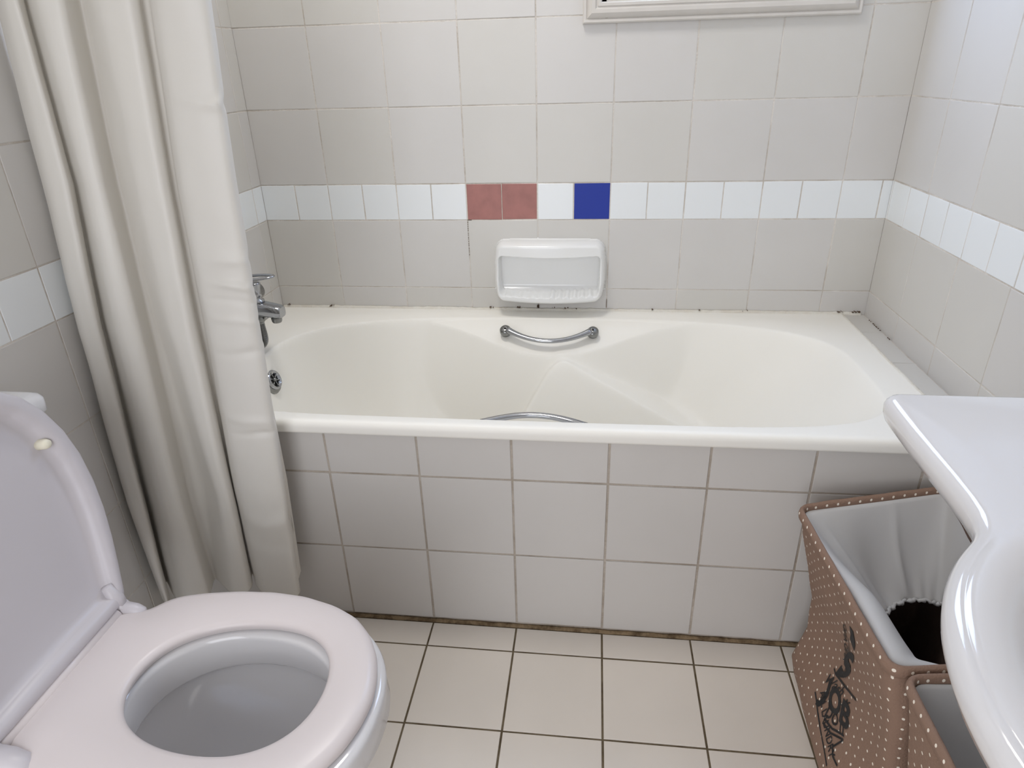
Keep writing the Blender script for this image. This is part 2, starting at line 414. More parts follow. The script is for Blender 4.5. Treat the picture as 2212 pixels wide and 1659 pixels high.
# overflow on the left inner end
od = Vector((0.93, 0, 0.36)).normalized(); oc = Vector((0.117, -0.378, 0.462))
mb = MB(); mb.lathe([(0.036, -0.01), (0.037, 0.004), (0.034, 0.009), (0.026, 0.011)], oc, od); ov = mb.build('overflow_plate', CHROME_D, tub)
mb = MB(); mb.lathe([(0.026, 0.0), (0.0275, 0.014), (0.025, 0.0185), (0.0215, 0.0185), (0.020, 0.012), (0.0002, 0.012)], oc, od)
obj('overflow_ring', local(ov, local(tub, mb.v)), mb.f, CHROME, ov)
mb = MB(); a_ = Vector((0, 0, 1)); u_ = (a_ - od * a_.dot(od)).normalized(); q_ = od.cross(u_)
for k in range(6):
    an = k * math.pi / 3; d_ = u_ * math.cos(an) + q_ * math.sin(an)
    mb.tube([oc + od * 0.015 + d_ * 0.003, oc + od * 0.015 + d_ * 0.0215], 0.0016, 8)
mb.lathe([(0.005, 0.0), (0.005, 0.018), (0.001, 0.0195)], oc, od, 14)
obj('overflow_grille', local(ov, local(tub, mb.v)), mb.f, CHROME_D, ov)
mb = MB(); mb.lathe([(0.0195, 0.0123), (0.0001, 0.0126)], oc, od); obj('overflow_hole', local(ov, local(tub, mb.v)), mb.f, DARK, ov)

# sealant beads and mould specks
mb = MB(); rings = []
for i in range(400):
    x = 0.004 + (1.712 - 0.004) * i / 399; n1 = noise.noise(Vector((x * 55, 1, 7))) * 0.0016 + noise.noise(Vector((x * 9, 1, 2))) * 0.0015
    zt = 0.5385
    rings.append([(x, -0.0005, zt - .009), (x, -0.0085 - n1, zt - .009), (x, -0.0080 - n1, zt + 0.0006), (x, -0.003, zt + 0.004 + n1), (x, -0.0005, zt + 0.0065 + n1)])
mb.loft(rings)
rings = []
for i in range(160):
    y = -0.715 + 0.708 * i / 159; n1 = noise.noise(Vector((y * 55, 4, 7))) * 0.0012
    rings.append([(TX - .004 - n1, y, 0.536), (TX - .0035 - n1, y, deck(0, y) - .002), (TX + .001, y, deck(0, y) + .0024), (TX + .004 + n1, y, 0.5392), (TX + .0045 + n1, y, 0.536)])
mb.loft(rings)
struct(mb.build('trim_3', SEAL), 'white sealant bead around the rim of the tub')
mb = MB()
rr = random.Random(3)
spots = [(0.742, .5465, 7, .006), (0.800, .548, 6, .004), (0.800, .552, 6, .003), (0.845, .5455, 2, .004), (0.883, .545, 3, .006), (0.915, .5445, 2, .003), (0.160, .5445, 4, .009), (0.663, .5465, 3, .012), (1.135, .5445, 3, .006), (1.265, .5445, 2, .005), (1.395, .5445, 2, .008), (1.655, .545, 6, .008), (1.70, .545, 10, .012), (0.02, .546, 3, .010)]
for x, z, n_, sp in spots:
    for _ in range(n_):
        px_ = x + rr.uniform(-sp, sp); pz = z + rr.uniform(-.0015, .0022); r_ = rr.uniform(.0005, .0014)
        ring = lambda y_: [(px_ + r_*1.3*math.cos(k*1.047)*rr.uniform(.7, 1.3), y_, pz + r_*math.sin(k*1.047)) for k in range(6)]
        mb.loft([ring(-.0072), ring(-.001)])
# blackened grout beside the red tiles
for k in range(16):
    z = .800 - k * .0062 + rr.uniform(-.001, .001); h_ = rr.uniform(.002, .0042)
    mb.box((.6 - .0006, -.0006, z - h_), (.6 + .0006, .0002, z))
mb.box((.599, -.0006, .8038), (.612, .0002, .8052)); mb.box((.7995, -.0006, .548), (.8005, .0002, .575))
mb.box((1.0 - .0005, -.0006, .548), (1.0 + .0006, .0002, .573))
for yy in (-.06, -.085, -.10, -.125, -.19):
    for _ in range(3):
        y_ = yy + rr.uniform(-.008, .008); mb.box((X1 - .006, y_, .5372), (X1 - .0045 + rr.uniform(0, .002), y_ + rr.uniform(.001, .004), .5388))
st = mb.build('trim_4', SPECK, smooth=False); struct(st, 'dark mould specks along the tub joint')

# ------------------------------------------------------------------ soap dish (ceramic, set into the wall tiles)
SX, SZ = 0.834, 0.664; HW, HH = 0.160, 0.086
def soap_y(u, v):            # u,v in metres from centre -> how far it stands out of the wall
    bot = -HH - 0.008 * (1 - (u / HW) ** 2)
    top = HH + 0.002 * (1 - (u / HW) ** 2)
    hw = HW - 0.006 * smooth01((v - 0.02) / 0.07) - 0.007 * smooth01((-v - 0.02) / 0.07)
    # signed distance to rounded rectangle
    cv = (top + bot) / 2; hh = (top - bot) / 2; rc = 0.026
    qx = abs(u) - (hw - rc); qz = abs(v - cv) - (hh - rc)
    sd = math.hypot(max(qx, 0), max(qz, 0)) + min(max(qx, qz), 0) - rc
    t = min(1, max(0, -sd / 0.016)); edge = math.sqrt(max(0, 1 - (1 - t) ** 2))
    lean = 0.042 + 0.018 * smooth01((-v + 0.02) / 0.09) + 0.010 * (1 - (u / HW) ** 2)
    out = lean * edge
    # recess
    wave = 0.0
    if -0.125 < u < 0.13:
        if u > 0.0: wave = 0.0058 * (0.5 + 0.5 * math.sin(u * 2 * math.pi / 0.0215 - 1.2))
        else: wave = 0.0022 * (0.5 + 0.5 * math.sin(u * 2 * math.pi / 0.026))
    rb = -HH + 0.024 + wave - 0.006 * (1 - (u / HW) ** 2); rt = HH - 0.036 - 0.007 * (1 - (u / HW) ** 2)
    rw = hw - 0.0155; c2 = (rt + rb) / 2; h2 = (rt - rb) / 2; r2 = 0.012
    qx = abs(u) - (rw - r2); qz = abs(v - c2) - (h2 - r2)
    s2 = math.hypot(max(qx, 0), max(qz, 0)) + min(max(qx, qz), 0) - r2
    k = smooth01((-s2 + 0.001) / 0.0055)
    floor_ = 0.003 + 0.022 * smooth01((-v - 0.046) / 0.030)
    return out * (1 - k) + min(out, floor_) * k
nx2, ny2 = 230, 140; V = []; F = []
for j in range(ny2 + 1):
    v = -HH - 0.011 + (2*HH + 0.016) * j / ny2
    for i in range(nx2 + 1):
        u = -HW - 0.002 + (2*HW + 0.004) * i / nx2
        yy = soap_y(u, v)
        V.append((SX + u, -0.0006 - yy if yy > 1e-5 else 0.0006, SZ + v))
for j in range(ny2):
    for i in range(nx2):
        a = j*(nx2+1) + i; F.append((a, a+1, a+nx2+2, a+nx2+1))
mb = MB(); mb.add(V, F); sd_ = mb.build('soap_dish', SOAPM)
tag(sd_, 'white glazed ceramic soap dish with ridged tray set in the tiles above the tub', 'soap dish')

# ------------------------------------------------------------------ bath mixer tap on the left wall
FY = -0.372
tap = thing('bath_tap', 'chrome bath mixer tap on the left wall, half hidden by the shower curtain', 'tap', (0.002, FY, 0.66))
mb = MB(); mb.tube([(0.055, FY - .135, .668), (0.055, FY - .13, .668), (0.055, FY + .13, .668), (0.055, FY + .135, .668)], [.018, .024, .024, .018], 24)
for s in (-1, 1):
    mb.tube([(0.0, FY + s*.075, .668), (0.055, FY + s*.075, .668)], .014, 16); mb.lathe([(.033, 0), (.032, .008), (.016, .016)], (0.0, FY + s*.075, .668), (1, 0, 0))
mb.build('mixer_body', CHROME, tap)
mb = MB()      # spout: tapering rounded box
def rr_ring(x, zc, hw, hh, r=0.35, n=6):
    pts = []
    for sx, sz, a0 in ((1, 1, 0), (-1, 1, 90), (-1, -1, 180), (1, -1, 270)):
        rad = min(hw, hh) * r * 2
        rad = min(rad, hw, hh)
        for k in range(n + 1):
            a = math.radians(a0 + 90 * k / n)
            pts.append((x, FY + sx * (hw - rad) + rad * math.cos(a), zc + sz * (hh - rad) + rad * math.sin(a)))
    return pts
mb.loft([rr_ring(.050, .664, .022, .020), rr_ring(.100, .664, .022, .0195), rr_ring(.135, .662, .0205, .0185), rr_ring(.165, .6575, .0195, .0165), rr_ring(.180, .655, .0185, .0150), rr_ring(.185, .654, .0165, .0125)])
auto(mb.build('spout', CHROME, tap), 50)
mb = MB(); mb.lathe([(.013, 0), (.0135, .006), (.0125, .013), (.011, .016)], (.166, FY, .643), (0, 0, -1)); mb.build('aerator', CHROME_D, tap)
mb = MB(); mb.lathe([(.0175, 0), (.017, .004), (.0105, .006), (.0105, .012), (.0135, .015), (.0125, .022), (.0128, .034), (.0150, .044), (.0150, .0475), (.012, .0495), (.001, .0500)], (.124, FY, .681), (0, 0, 1)); mb.build('diverter_knob', CHROME, tap)
mb = MB(); mb.lathe([(.0135, 0), (.0135, .014), (.0105, .019), (.0095, .020)], (.122, FY, .647), (0, 0, -1)); mb.build('hose_nut', CHROME_D, tap)
pts = [(.122, FY, .630), (.123, FY, .610), (.1245, FY, .590), (.122, FY, .572), (.113, FY - .006, .5605), (.096, FY - .022, .558), (.078, FY - .055, .566), (.068, FY - .10, .60), (.058, FY - .135, .66), (.05, FY - .15, .72), (.045, FY - .16, .85), (.04, FY - .165, 1.0)]
P2 = [cr(pts, k / 420) for k in range(421)]; Rr = [.0082 if k < 18 else (.0074 + .0010 * math.sin(k * 1.25)) for k in range(421)]
mb = MB(); mb.tube(P2, Rr, 12); mb.build('shower_hose', CHROME_D, tap)
mb = MB(); mb.tube([(.04, FY - .165, .99), (.045, FY - .165, 1.08), (.06, FY - .165, 1.15)], [.010, .012, .014], 14); mb.lathe([(.012, -.01), (.036, .01), (.038, .022), (.034, .026)], (.06, FY - .165, 1.16), (1, 0, -.3)); mb.build('shower_head', CHROME_D, tap)
mb = MB(); mb.box((0.0, FY - .18, 1.02), (.03, FY - .15, 1.06)); mb.build('hose_bracket', CHROME_D, tap)
mb = MB()      # lever: flat oval loop
L_ = []
for k in range(40):
    a = 6.28318 * k / 40; L_.append((.118 + .058 * math.cos(a), FY + .021 * math.sin(a), .742 + .004 * math.cos(a)))
L_ += L_[:2]
mb.tube(L_, .0048, 10, squash=(0.75, 1.15)); mb.lathe([(.022, 0), (.021, .03), (.018, .042), (.012, .05)], (.055, FY, .686), (0, 0, 1))
mb.tube([(.055, FY, .725), (.075, FY, .74)], [.014, .010], 12)
mb.build('lever_handle', CHROME, tap)
CURTAIN = [
 (1.31, [(0.0096,-0.763),(0.0129,-0.781),(0.0541,-0.811),(0.0785,-0.811),(0.0752,-0.795),(0.0648,-0.781),(0.0724,-0.783),(0.0854,-0.793),(0.1231,-0.821),(0.1554,-0.815),(0.1522,-0.787),(0.1475,-0.767),(0.1532,-0.765),(0.183,-0.787),(0.2175,-0.811),(0.2618,-0.815),(0.2691,-0.799),(0.2586,-0.781),(0.2754,-0.779),(0.2831,-0.793),(0.3071,-0.813),(0.3446,-0.815),(0.3766,-0.807),(0.3798,-0.791),(0.3672,-0.771),(0.3579,-0.765),(0.3598,-0.757),(0.3258,-0.751),(0.2973,-0.755)]),
 (1.03, [(0.006,-0.7772),(0.006,-0.796),(0.0429,-0.8245),(0.0769,-0.8219),(0.0728,-0.8052),(0.0605,-0.7892),(0.0678,-0.7907),(0.0822,-0.8024),(0.1164,-0.8295),(0.1399,-0.8214),(0.1352,-0.7921),(0.1296,-0.7714),(0.1358,-0.7689),(0.1652,-0.7899),(0.1985,-0.8127),(0.2396,-0.815),(0.2465,-0.799),(0.2357,-0.781),(0.2474,-0.779),(0.2554,-0.793),(0.2799,-0.813),(0.3223,-0.815),(0.359,-0.807),(0.362,-0.791),(0.3491,-0.771),(0.3377,-0.765),(0.3394,-0.757),(0.3053,-0.751),(0.2769,-0.755)]),
 (0.773, [(0.006,-0.8011),(0.006,-0.821),(0.0317,-0.8475),(0.0636,-0.8411),(0.0581,-0.8235),(0.0402,-0.8014),(0.0452,-0.8004),(0.0663,-0.8196),(0.1048,-0.8447),(0.1364,-0.8316),(0.1299,-0.8007),(0.1233,-0.7791),(0.1324,-0.7752),(0.161,-0.795),(0.1912,-0.8166),(0.2241,-0.815),(0.2308,-0.799),(0.2183,-0.779),(0.232,-0.777),(0.2416,-0.793),(0.2664,-0.813),(0.3098,-0.815),(0.3473,-0.807),(0.3501,-0.791),(0.337,-0.771),(0.3255,-0.765),(0.3271,-0.757),(0.293,-0.751),(0.2646,-0.755)]),
 (0.4, [(0.006,-0.8203),(0.006,-0.841),(0.031,-0.8666),(0.0557,-0.8589),(0.049,-0.8407),(0.0149,-0.8004),(0.0196,-0.7991),(0.0563,-0.836),(0.0956,-0.8594),(0.1278,-0.8423),(0.1197,-0.8103),(0.1122,-0.788),(0.1422,-0.7775),(0.1699,-0.7964),(0.1949,-0.8183),(0.216,-0.8172),(0.2209,-0.799),(0.2056,-0.775),(0.2083,-0.773),(0.2208,-0.793),(0.246,-0.813),(0.2914,-0.815),(0.3308,-0.807),(0.3333,-0.791),(0.3198,-0.771),(0.3225,-0.765),(0.324,-0.757),(0.2899,-0.751),(0.2615,-0.755)]),
 (0.15, [(0.0074,-0.8248),(0.0152,-0.846),(0.0476,-0.874),(0.0513,-0.8726),(0.0438,-0.8539),(0.006,-0.8096),(0.0098,-0.808),(0.0504,-0.8487),(0.0929,-0.8698),(0.1319,-0.8474),(0.1231,-0.8146),(0.1152,-0.7919),(0.12,-0.7878),(0.1477,-0.8061),(0.1779,-0.8259),(0.21,-0.8198),(0.2131,-0.799),(0.1948,-0.771),(0.1995,-0.769),(0.2149,-0.793),(0.2402,-0.813),(0.2812,-0.815),(0.3161,-0.807),(0.3184,-0.791),(0.3047,-0.771),(0.3103,-0.765),(0.3118,-0.757),(0.2776,-0.751),(0.2493,-0.755)]),
]

# ------------------------------------------------------------------ shower curtain
def curtain_plan(z):
    rows = CURTAIN; 
    if z >= rows[0][0]:
        a, b = rows[0], rows[1]; t = (a[0] - z) / (a[0] - b[0]); t = max(t, -2.2) * 0.55
        return [(p[0] + (q[0]-p[0])*t + .0, p[1] + (q[1]-p[1])*t*.3) for p, q in zip(a[1], b[1])]
    for a, b in zip(rows, rows[1:]):
        if z >= b[0] - 1e-9:
            t = (a[0] - z) / (a[0] - b[0]); return [(p[0] + (q[0]-p[0])*t, p[1] + (q[1]-p[1])*t) for p, q in zip(a[1], b[1])]
    return list(rows[-1][1])
def chaikin(p, it=2):
    for _ in range(it):
        o = [p[0]]
        for a, b in zip(p, p[1:]):
            o.append((a[0]*.8 + b[0]*.2, a[1]*.8 + b[1]*.2)); o.append((a[0]*.2 + b[0]*.8, a[1]*.2 + b[1]*.8))
        o.append(p[-1]); p = o
    return p
shc = thing('shower_curtain', 'off-white vinyl shower curtain bunched against the left wall', 'shower curtain', (0.17, -0.80, 1.95))
def hemz(x, y): return 0.128 + 0.004 * math.sin(x * 30)
CREASES = [(1.163, .010, .0035, 0, 0), (.905, .010, .0028, .05, .30), (.865, .007, .0030, -.10, .34), (.835, .006, -.0026, -.05, .3), (.800, .007, .0022, -.10, .3), (.735, .008, -.0025, .02, .3), (.598, .010, .0045, -.10, .30), (.565, .006, -.0025, -.05, .3), (.345, .02, .004, .06, .3), (.29, .018, -.003, -.1, .3)]
NZ = 440; rings = []
for k in range(NZ + 1):
    q = k / NZ; z = 1.95 + (0.145 - 1.95) * (q ** 0.75)
    row = chaikin(curtain_plan(z)); n = len(row); R = []
    for i, (x, y) in enumerate(row):
        s = i / (n - 1)
        off = 0.0
        if s > 0.69:
            tt = min(1, (s - .69) / .06)
            for cz, cw, ca, sl, _s in CREASES:
                zc = cz + sl * (x - .28) + .012 * noise.noise(Vector((x * 14, cz * 9, 0)))
                off += 1.9 * ca * tt * math.exp(-((z - zc) / cw) ** 2) * (0.6 + 0.8 * noise.noise(Vector((x * 20, cz * 31, 4))))
        off += 0.0034 * noise.noise(Vector((x * 9, y * 30, z * 5))) + 0.0008 * noise.noise(Vector((x * 30, y * 40, z * 22)))
        hz = .145 + (.034 * smooth01((s - .80) / .12) - .010 * smooth01((s - .70) / .04) if s > .69 else .012 * abs(math.sin((s - .05) * 14)))
        R.append((x, y - off if y < -.765 else y, 1.95 + (hz - 1.95) * (q ** 0.75)))
    rings.append(R)
mb = MB(); mb.loft(rings, closed=False, cap0=False, cap1=False)
cs = mb.build('curtain_sheet', CURT, shc)
so = cs.modifiers.new('thick', 'SOLIDIFY'); so.thickness = 0.0008; so.offset = 0
rod = thing('curtain_rod', 'chrome shower curtain rod above the tub edge', 'curtain rod', (0.86, -0.79, 1.985))
mb = MB(); mb.tube([(0.0, -.79, 1.985), (X1, -.79, 1.985)], .0125, 18); mb.build('rod', CHROME, rod)
for x in (0.0, X1):
    mb = MB(); mb.lathe([(.03, 0), (.029, .006), (.015, .012)], (x, -.79, 1.985), (1 if x == 0 else -1, 0, 0)); mb.build('rod_flange', CHROME, rod)
for k in range(8):
    x = .03 + .045 * k; mb = MB()
    mb.tube([(x, -.79 + .018 * math.cos(a * .5236), 1.985 - .012 + .03 * math.sin(a * .5236)) for a in range(13)], .0018, 8)
    mb.build('curtain_ring', CHROME_D, shc)

# ------------------------------------------------------------------ toilet
TC = Vector((0.0, -1.262, 0.0))
toilet = thing('toilet', 'white ceramic toilet with raised lid beside the left wall', 'toilet', (0.33, -1.262, 0))
CX = 0.462; SY = -0.0165
half_out = [(.672, 0.0), (.668, .034), (.656, .072), (.635, .108), (.603, .140), (.560, .162), (.505, .177), (.450, .182), (.390, .179), (.335, .170), (.295, .159), (.278, .148), (.268, .136), (.262, .126), (.250, .1185), (.214, .117), (.207, .113), (.206, .10), (.206, .05), (.206, 0.0)]
half_in = [(.602, 0.0), (.600, .022), (.592, .052), (.574, .078), (.546, .097), (.510, .107), (.470, .109), (.428, .105), (.388, .094), (.353, .075), (.330, .050), (.320, .025), (.318, 0.0)]
def resample(half, n, cx):
    pts = [(x, y) for x, y in half] + [(x, -y) for x, y in half[-2:0:-1]]
    out = []
    for k in range(n):
        a = 6.2831853 * k / n; dx, dy = math.cos(a), math.sin(a); best = None
        for i in range(len(pts)):
            (x1, y1), (x2, y2) = pts[i], pts[(i+1) % len(pts)]
            ex, ey = x2 - x1, y2 - y1; det = -dx * ey + dy * ex
            if abs(det) < 1e-12: continue
            t = (-(x1 - cx) * ey + (y1) * ex) / det; s = (dx * y1 - dy * (x1 - cx)) / det
            if -1e-9 <= s <= 1 + 1e-9 and t > 0 and (best is None or t > best): best = t
        out.append((cx + dx * best, dy * best))
    return out
NS = 180
so_ = [(x, y * 1.02 + .004) for x, y in resample(half_out, NS, CX)]; si_ = [(x, y + .010) for x, y in resample(half_in, NS, CX)]
yc = TC.y + SY
def relax(P, it):
    for _ in range(it): P = [((P[i-1][0] + 2*P[i][0] + P[(i+1) % len(P)][0]) / 4, (P[i-1][1] + 2*P[i][1] + P[(i+1) % len(P)][1]) / 4) for i in range(len(P))]
    return P
si_ = relax(si_, 40); so_ = relax(so_, 3)
def ring2(f, z):       # f = 0 inner edge .. 1 outer edge
    return [(i[0] + (o[0]-i[0])*f, yc + i[1] + (o[1]-i[1])*f, (z(i, o, f) if callable(z) else z)) for i, o in zip(si_, so_)]
SZT = 0.430
def pull(r, d): # move ring outwards/inwards by d metres from the centre
    out = []
    for x, y, z in r:
        v = Vector((x - CX, y - yc)); l = v.length; v *= (l + d) / l; out.append((CX + v.x, yc + v.y, z))
    return out
SO = ring2(1, 0); SI = ring2(0, 0)
def at(r, z, d=0): return [(x, y, z) for x, y, _ in pull(r, d)]
mb = MB()
prof_s = [(SI, -.022, .001), (SI, -.012, 0.0), (SI, -.005, .003), (SI, -.0015, .009)]
rings = [at(SI, SZT - .020, .004), at(SI, SZT - .014, .0005), at(SI, SZT - .0085, 0.0), at(SI, SZT - .004, .0035), at(SI, SZT - .0012, .010), ]
mid = [((a[0]+b[0])/2, (a[1]+b[1])/2, 0) for a, b in zip(SI, SO)]
rings += [at(mid, SZT + .0005)]
rings += [at(SO, SZT - .0005, -.014), at(SO, SZT - .0035, -.005), at(SO, SZT - .009, -.0008), at(SO, SZT - .014, 0.0), at(SO, SZT - .0185, -.0012), at(SO, SZT - .020, -.004)]
rings += [at(SI, SZT - .020, .004)]
mb.loft(rings, cap0=False, cap1=False)
# rear barrel of the seat
mb.tube([(.216, yc - .115, SZT - .004), (.216, yc - .1145, SZT - .004), (.216, yc + .1145, SZT - .004), (.216, yc + .115, SZT - .004)], [.010, .0125, .0125, .010], 20)
TI = toilet
seat = mb.build('seat', SEATM, toilet)
# bowl: outer body, rim and hollow
def egg(cx_, ax_f, ax_b, by, n=NS, e=2.25):
    out = []
    for k in range(n):
        a = 6.2831853 * k / n; c, s = math.cos(a), math.sin(a)
        ax_ = ax_f if c > 0 else ax_b
        r = 1 / ((abs(c) / ax_) ** e + (abs(s) / by) ** e) ** (1 / e)
        out.append((cx_ + r*c, yc + r*s))
    return out
def eg(z, *a, **k): return [(x, y, z) for x, y in egg(*a, **k)]
mb = MB(); RZ = SZT - .0235
rings = [eg(.002, .40, .17, .20, .115, e=3), eg(.03, .40, .165, .20, .112, e=3), eg(.12, .40, .15, .20, .10, e=2.6), eg(.20, .41, .16, .20, .105, e=2.4),
         eg(.27, .43, .19, .21, .13), eg(.33, .45, .212, .23, .160), eg(.365, .46, .224, .245, .176), eg(.385, .462, .218, .25, .184), eg(.397, .462, .219, .25, .185), eg(RZ - .003, .462, .217, .248, .183), eg(RZ, .462, .210, .24, .176),
         eg(RZ, .462, .155, .150, .119, e=2.1), eg(RZ - .003, .462, .149, .145, .113, e=2.1), eg(RZ - .010, .462, .146, .143, .111, e=2.1), eg(.345, .462, .150, .146, .114, e=2.1), eg(.338, .462, .1535, .149, .1175, e=2.1), eg(.334, .462, .160, .156, .124, e=2.1), eg(.333, .462, .168, .163, .132, e=2.1), eg(.322, .462, .172, .166, .135, e=2.1),
         eg(.29, .46, .165, .16, .128, e=2.1), eg(.25, .45, .145, .142, .112, e=2.1), eg(.21, .43, .115, .115, .088, e=2.1), eg(.18, .41, .085, .085, .064, e=2), eg(.165, .40, .062, .062, .048, e=2), eg(.15, .395, .05, .052, .042, e=2), eg(.12, .38, .045, .05, .038, e=2), eg(.09, .36, .03, .04, .03, e=2)]
mb.loft(rings)
bowl = mb.build('bowl', CERAM, toilet)
mb = MB()      # seat deck behind the bowl, joins bowl and cistern
mb.loft([[(x, yc + y, z) for x, y in ((.02, -.15), (.02, .15), (.27, .15), (.27, -.15))] for z in (.30, RZ - .006)] + [[(x, yc + y, RZ) for x, y in ((.025, -.145), (.025, .145), (.265, .145), (.265, -.145))]])
auto(mb.build('bowl_deck', CERAM, toilet), 50)
# lid, standing open
LA = math.radians(7.0)         # lean back from vertical
def lidp(o, t, d):             # o along y, t up the lid, d towards the seat
    return (.213 - math.sin(LA) * t + math.cos(LA) * d, yc + o, SZT + .006 + math.cos(LA) * t + math.sin(LA) * d)
lo = [(.475, 0.0), (.472, .034), (.461, .070), (.442, .104), (.414, .134), (.376, .156), (.330, .172), (.280, .180), (.225, .181), (.170, .176), (.115, .166), (.07, .155), (.035, .146), (.012, .140), (.0, .132), (-.002, .10), (-.002, 0)]
lo = [(a * .895, b * 1.01) for a, b in lo]
lid_o = resample([(a, b) for a, b in lo], NS, .225)
def lring(d, inset):
    out = []
    for t, o in lid_o:
        v = Vector((t - .225, o)); l = v.length; v *= (l - inset) / l; out.append(lidp(v.y, .225 + v.x, d))
    return out
mb = MB()
mb.loft([lring(-.016, .03), lring(-.0155, .016), lring(-.012, .006), lring(-.005, .0008), lring(.003, 0), lring(.009, .002), lring(.0115, .006), lring(.0115, .015), lring(.0090, .0215), lring(.000, .0255), lring(-.006, .029), lring(-.0095, .038), lring(-.0105, .07)])
lid = mb.build('lid', LIDM, toilet)
def onlid(nm, mb_, m): return obj(nm, local(lid, local(toilet, mb_.v)), mb_.f, m, lid)
for s in (1, -1):
    mb = MB(); a = Vector(lidp(s*.142, .290, -.010)); nrm = Vector((math.cos(LA), 0, math.sin(LA)))
    mb.lathe([(.0085, 0), (.0078, .008), (.0078, .012), (.006, .0165), (.002, .018)], a, nrm, 18); onlid('lid_bumper', mb, CREAM)
for s in (1, -1):              # hinge lugs at both ends of the seat barrel
    mb = MB(); cy_ = yc + s * (.1275 if s > 0 else .1320)
    w0 = .010 if s > 0 else .017
    mb.tube([(.210, cy_, SZT - .003), (.226, cy_, SZT - .002), (.242, cy_, SZT - .004), (.253 if s > 0 else .262, cy_, SZT - .008), (.258 if s > 0 else .272, cy_, SZT - .012)], [.012, .0135, .0130, .0105, .004] if s > 0 else [.014, .0175, .0175, .015, .007], 18, squash=(.85, .85 if s > 0 else 1.1))
    mb.tube([(.216, cy_ - w0, SZT - .002), (.216, cy_ - w0*.8, SZT - .002), (.217, cy_ + w0*.8, SZT - .002), (.217, cy_ + w0, SZT - .002)], [.010, .015, .015, .010], 20)
    mb.tube([(.216, cy_, SZT), (.214, cy_, SZT + .02), (.208, cy_ - s*.004, SZT + .045)], [.013, .012, .008], 14)
    onlid('hinge_lug', mb, LIDM)
# cistern
cis = MB()
def rrect(x0, x1, y0, y1, z, r=.02, n=5):
    p = []
    for cx_, cy_, a0 in ((x1-r, y1-r, 0), (x0+r, y1-r, 90), (x0+r, y0+r, 180), (x1-r, y0+r, 270)):
        for k in range(n+1):
            a = math.radians(a0 + 90*k/n); p.append((cx_ + r*math.cos(a), cy_ + r*math.sin(a), z))
    return p
ca, cb = yc - .214, yc + .214
cis.loft([rrect(.012, .124, ca + .02, cb - .02, .40), rrect(.010, .128, ca + .008, cb - .008, .55), rrect(.009, .130, ca + .004, cb - .004, .738)])
auto(cis.build('cistern', CERAM, toilet), 50)
cis = MB()
cis.loft([rrect(.008, .134, ca, cb, .740), rrect(.006, .140, ca - .003, cb + .003, .746), rrect(.006, .140, ca - .003, cb + .003, .764), rrect(.009, .136, ca, cb, .770), rrect(.016, .129, ca + .007, cb - .007, .773)])
auto(cis.build('cistern_lid', CERAM, toilet), 50)
# ------------------------------------------------------------------ washbasin on the right wall
basin = thing('washbasin', 'white ceramic washbasin with wide flat deck on the right wall', 'washbasin', (1.50, -1.55, 0.80))
BX, BY, RXB, RYB = 1.470, -1.553, 0.250, 0.272; BZ = 0.80
def outline():
    pts = []
    for k in range(9):
        a = math.pi/2 + k / 8 * math.radians(86); pts.append((1.357 + .022*math.cos(a), -1.068 + .022*math.sin(a)))
    pts += [(1.3335, -1.10), (1.3315, -1.15), (1.3305, -1.20), (1.3300, -1.245), (1.3285, -1.285), (1.3255, -1.312), (1.3190, -1.330), (1.3085, -1.345)]
    for k in range(61):
        a = math.radians(133 + (227 - 133) * k / 60); x = BX + RXB * math.cos(a) ; y = BY + RYB * math.sin(a)
        if x < 1.300 or abs(y - BY) < .19: pts.append((x, y))
    n = len(pts)
    first = pts[:17]
    for x, y in first[::-1]: pts.append((x, 2*BY - y))
    return pts
OUT = outline()
NB = 360; cxo, cyo = 1.56, BY
def res_poly(pts, n):
    L = [0]
    for a, b in zip(pts, pts[1:]): L.append(L[-1] + math.dist(a, b))
    o = []; j = 0
    for k in range(n):
        t = L[-1] * k / (n - 1)
        while j < len(L) - 2 and L[j+1] < t: j += 1
        f = (t - L[j]) / max(1e-9, L[j+1] - L[j]); o.append((pts[j][0] + (pts[j+1][0]-pts[j][0])*f, pts[j][1] + (pts[j+1][1]-pts[j][1])*f))
    return o
OP = res_poly([(X1 - .001, -1.046)] + OUT + [(X1 - .001, 2*BY + 1.046), (X1 - .001, -1.046)], NB + 1)[:NB]
# inward normals
def offs(P, d):
    o = []
    for i, p in enumerate(P):
        a, b = P[i-2], P[(i+2) % len(P)]
        t = Vector((b[0]-a[0], b[1]-a[1])).normalized(); nrm = Vector((-t.y, t.x))     # left of travel = inwards here
        o.append((X1 - .001, min(max(p[1], 2*BY + 1.046 + d), -1.046 - d)) if p[0] > X1 - .012 else (p[0] + nrm.x * d, p[1] + nrm.y * d))
    return o
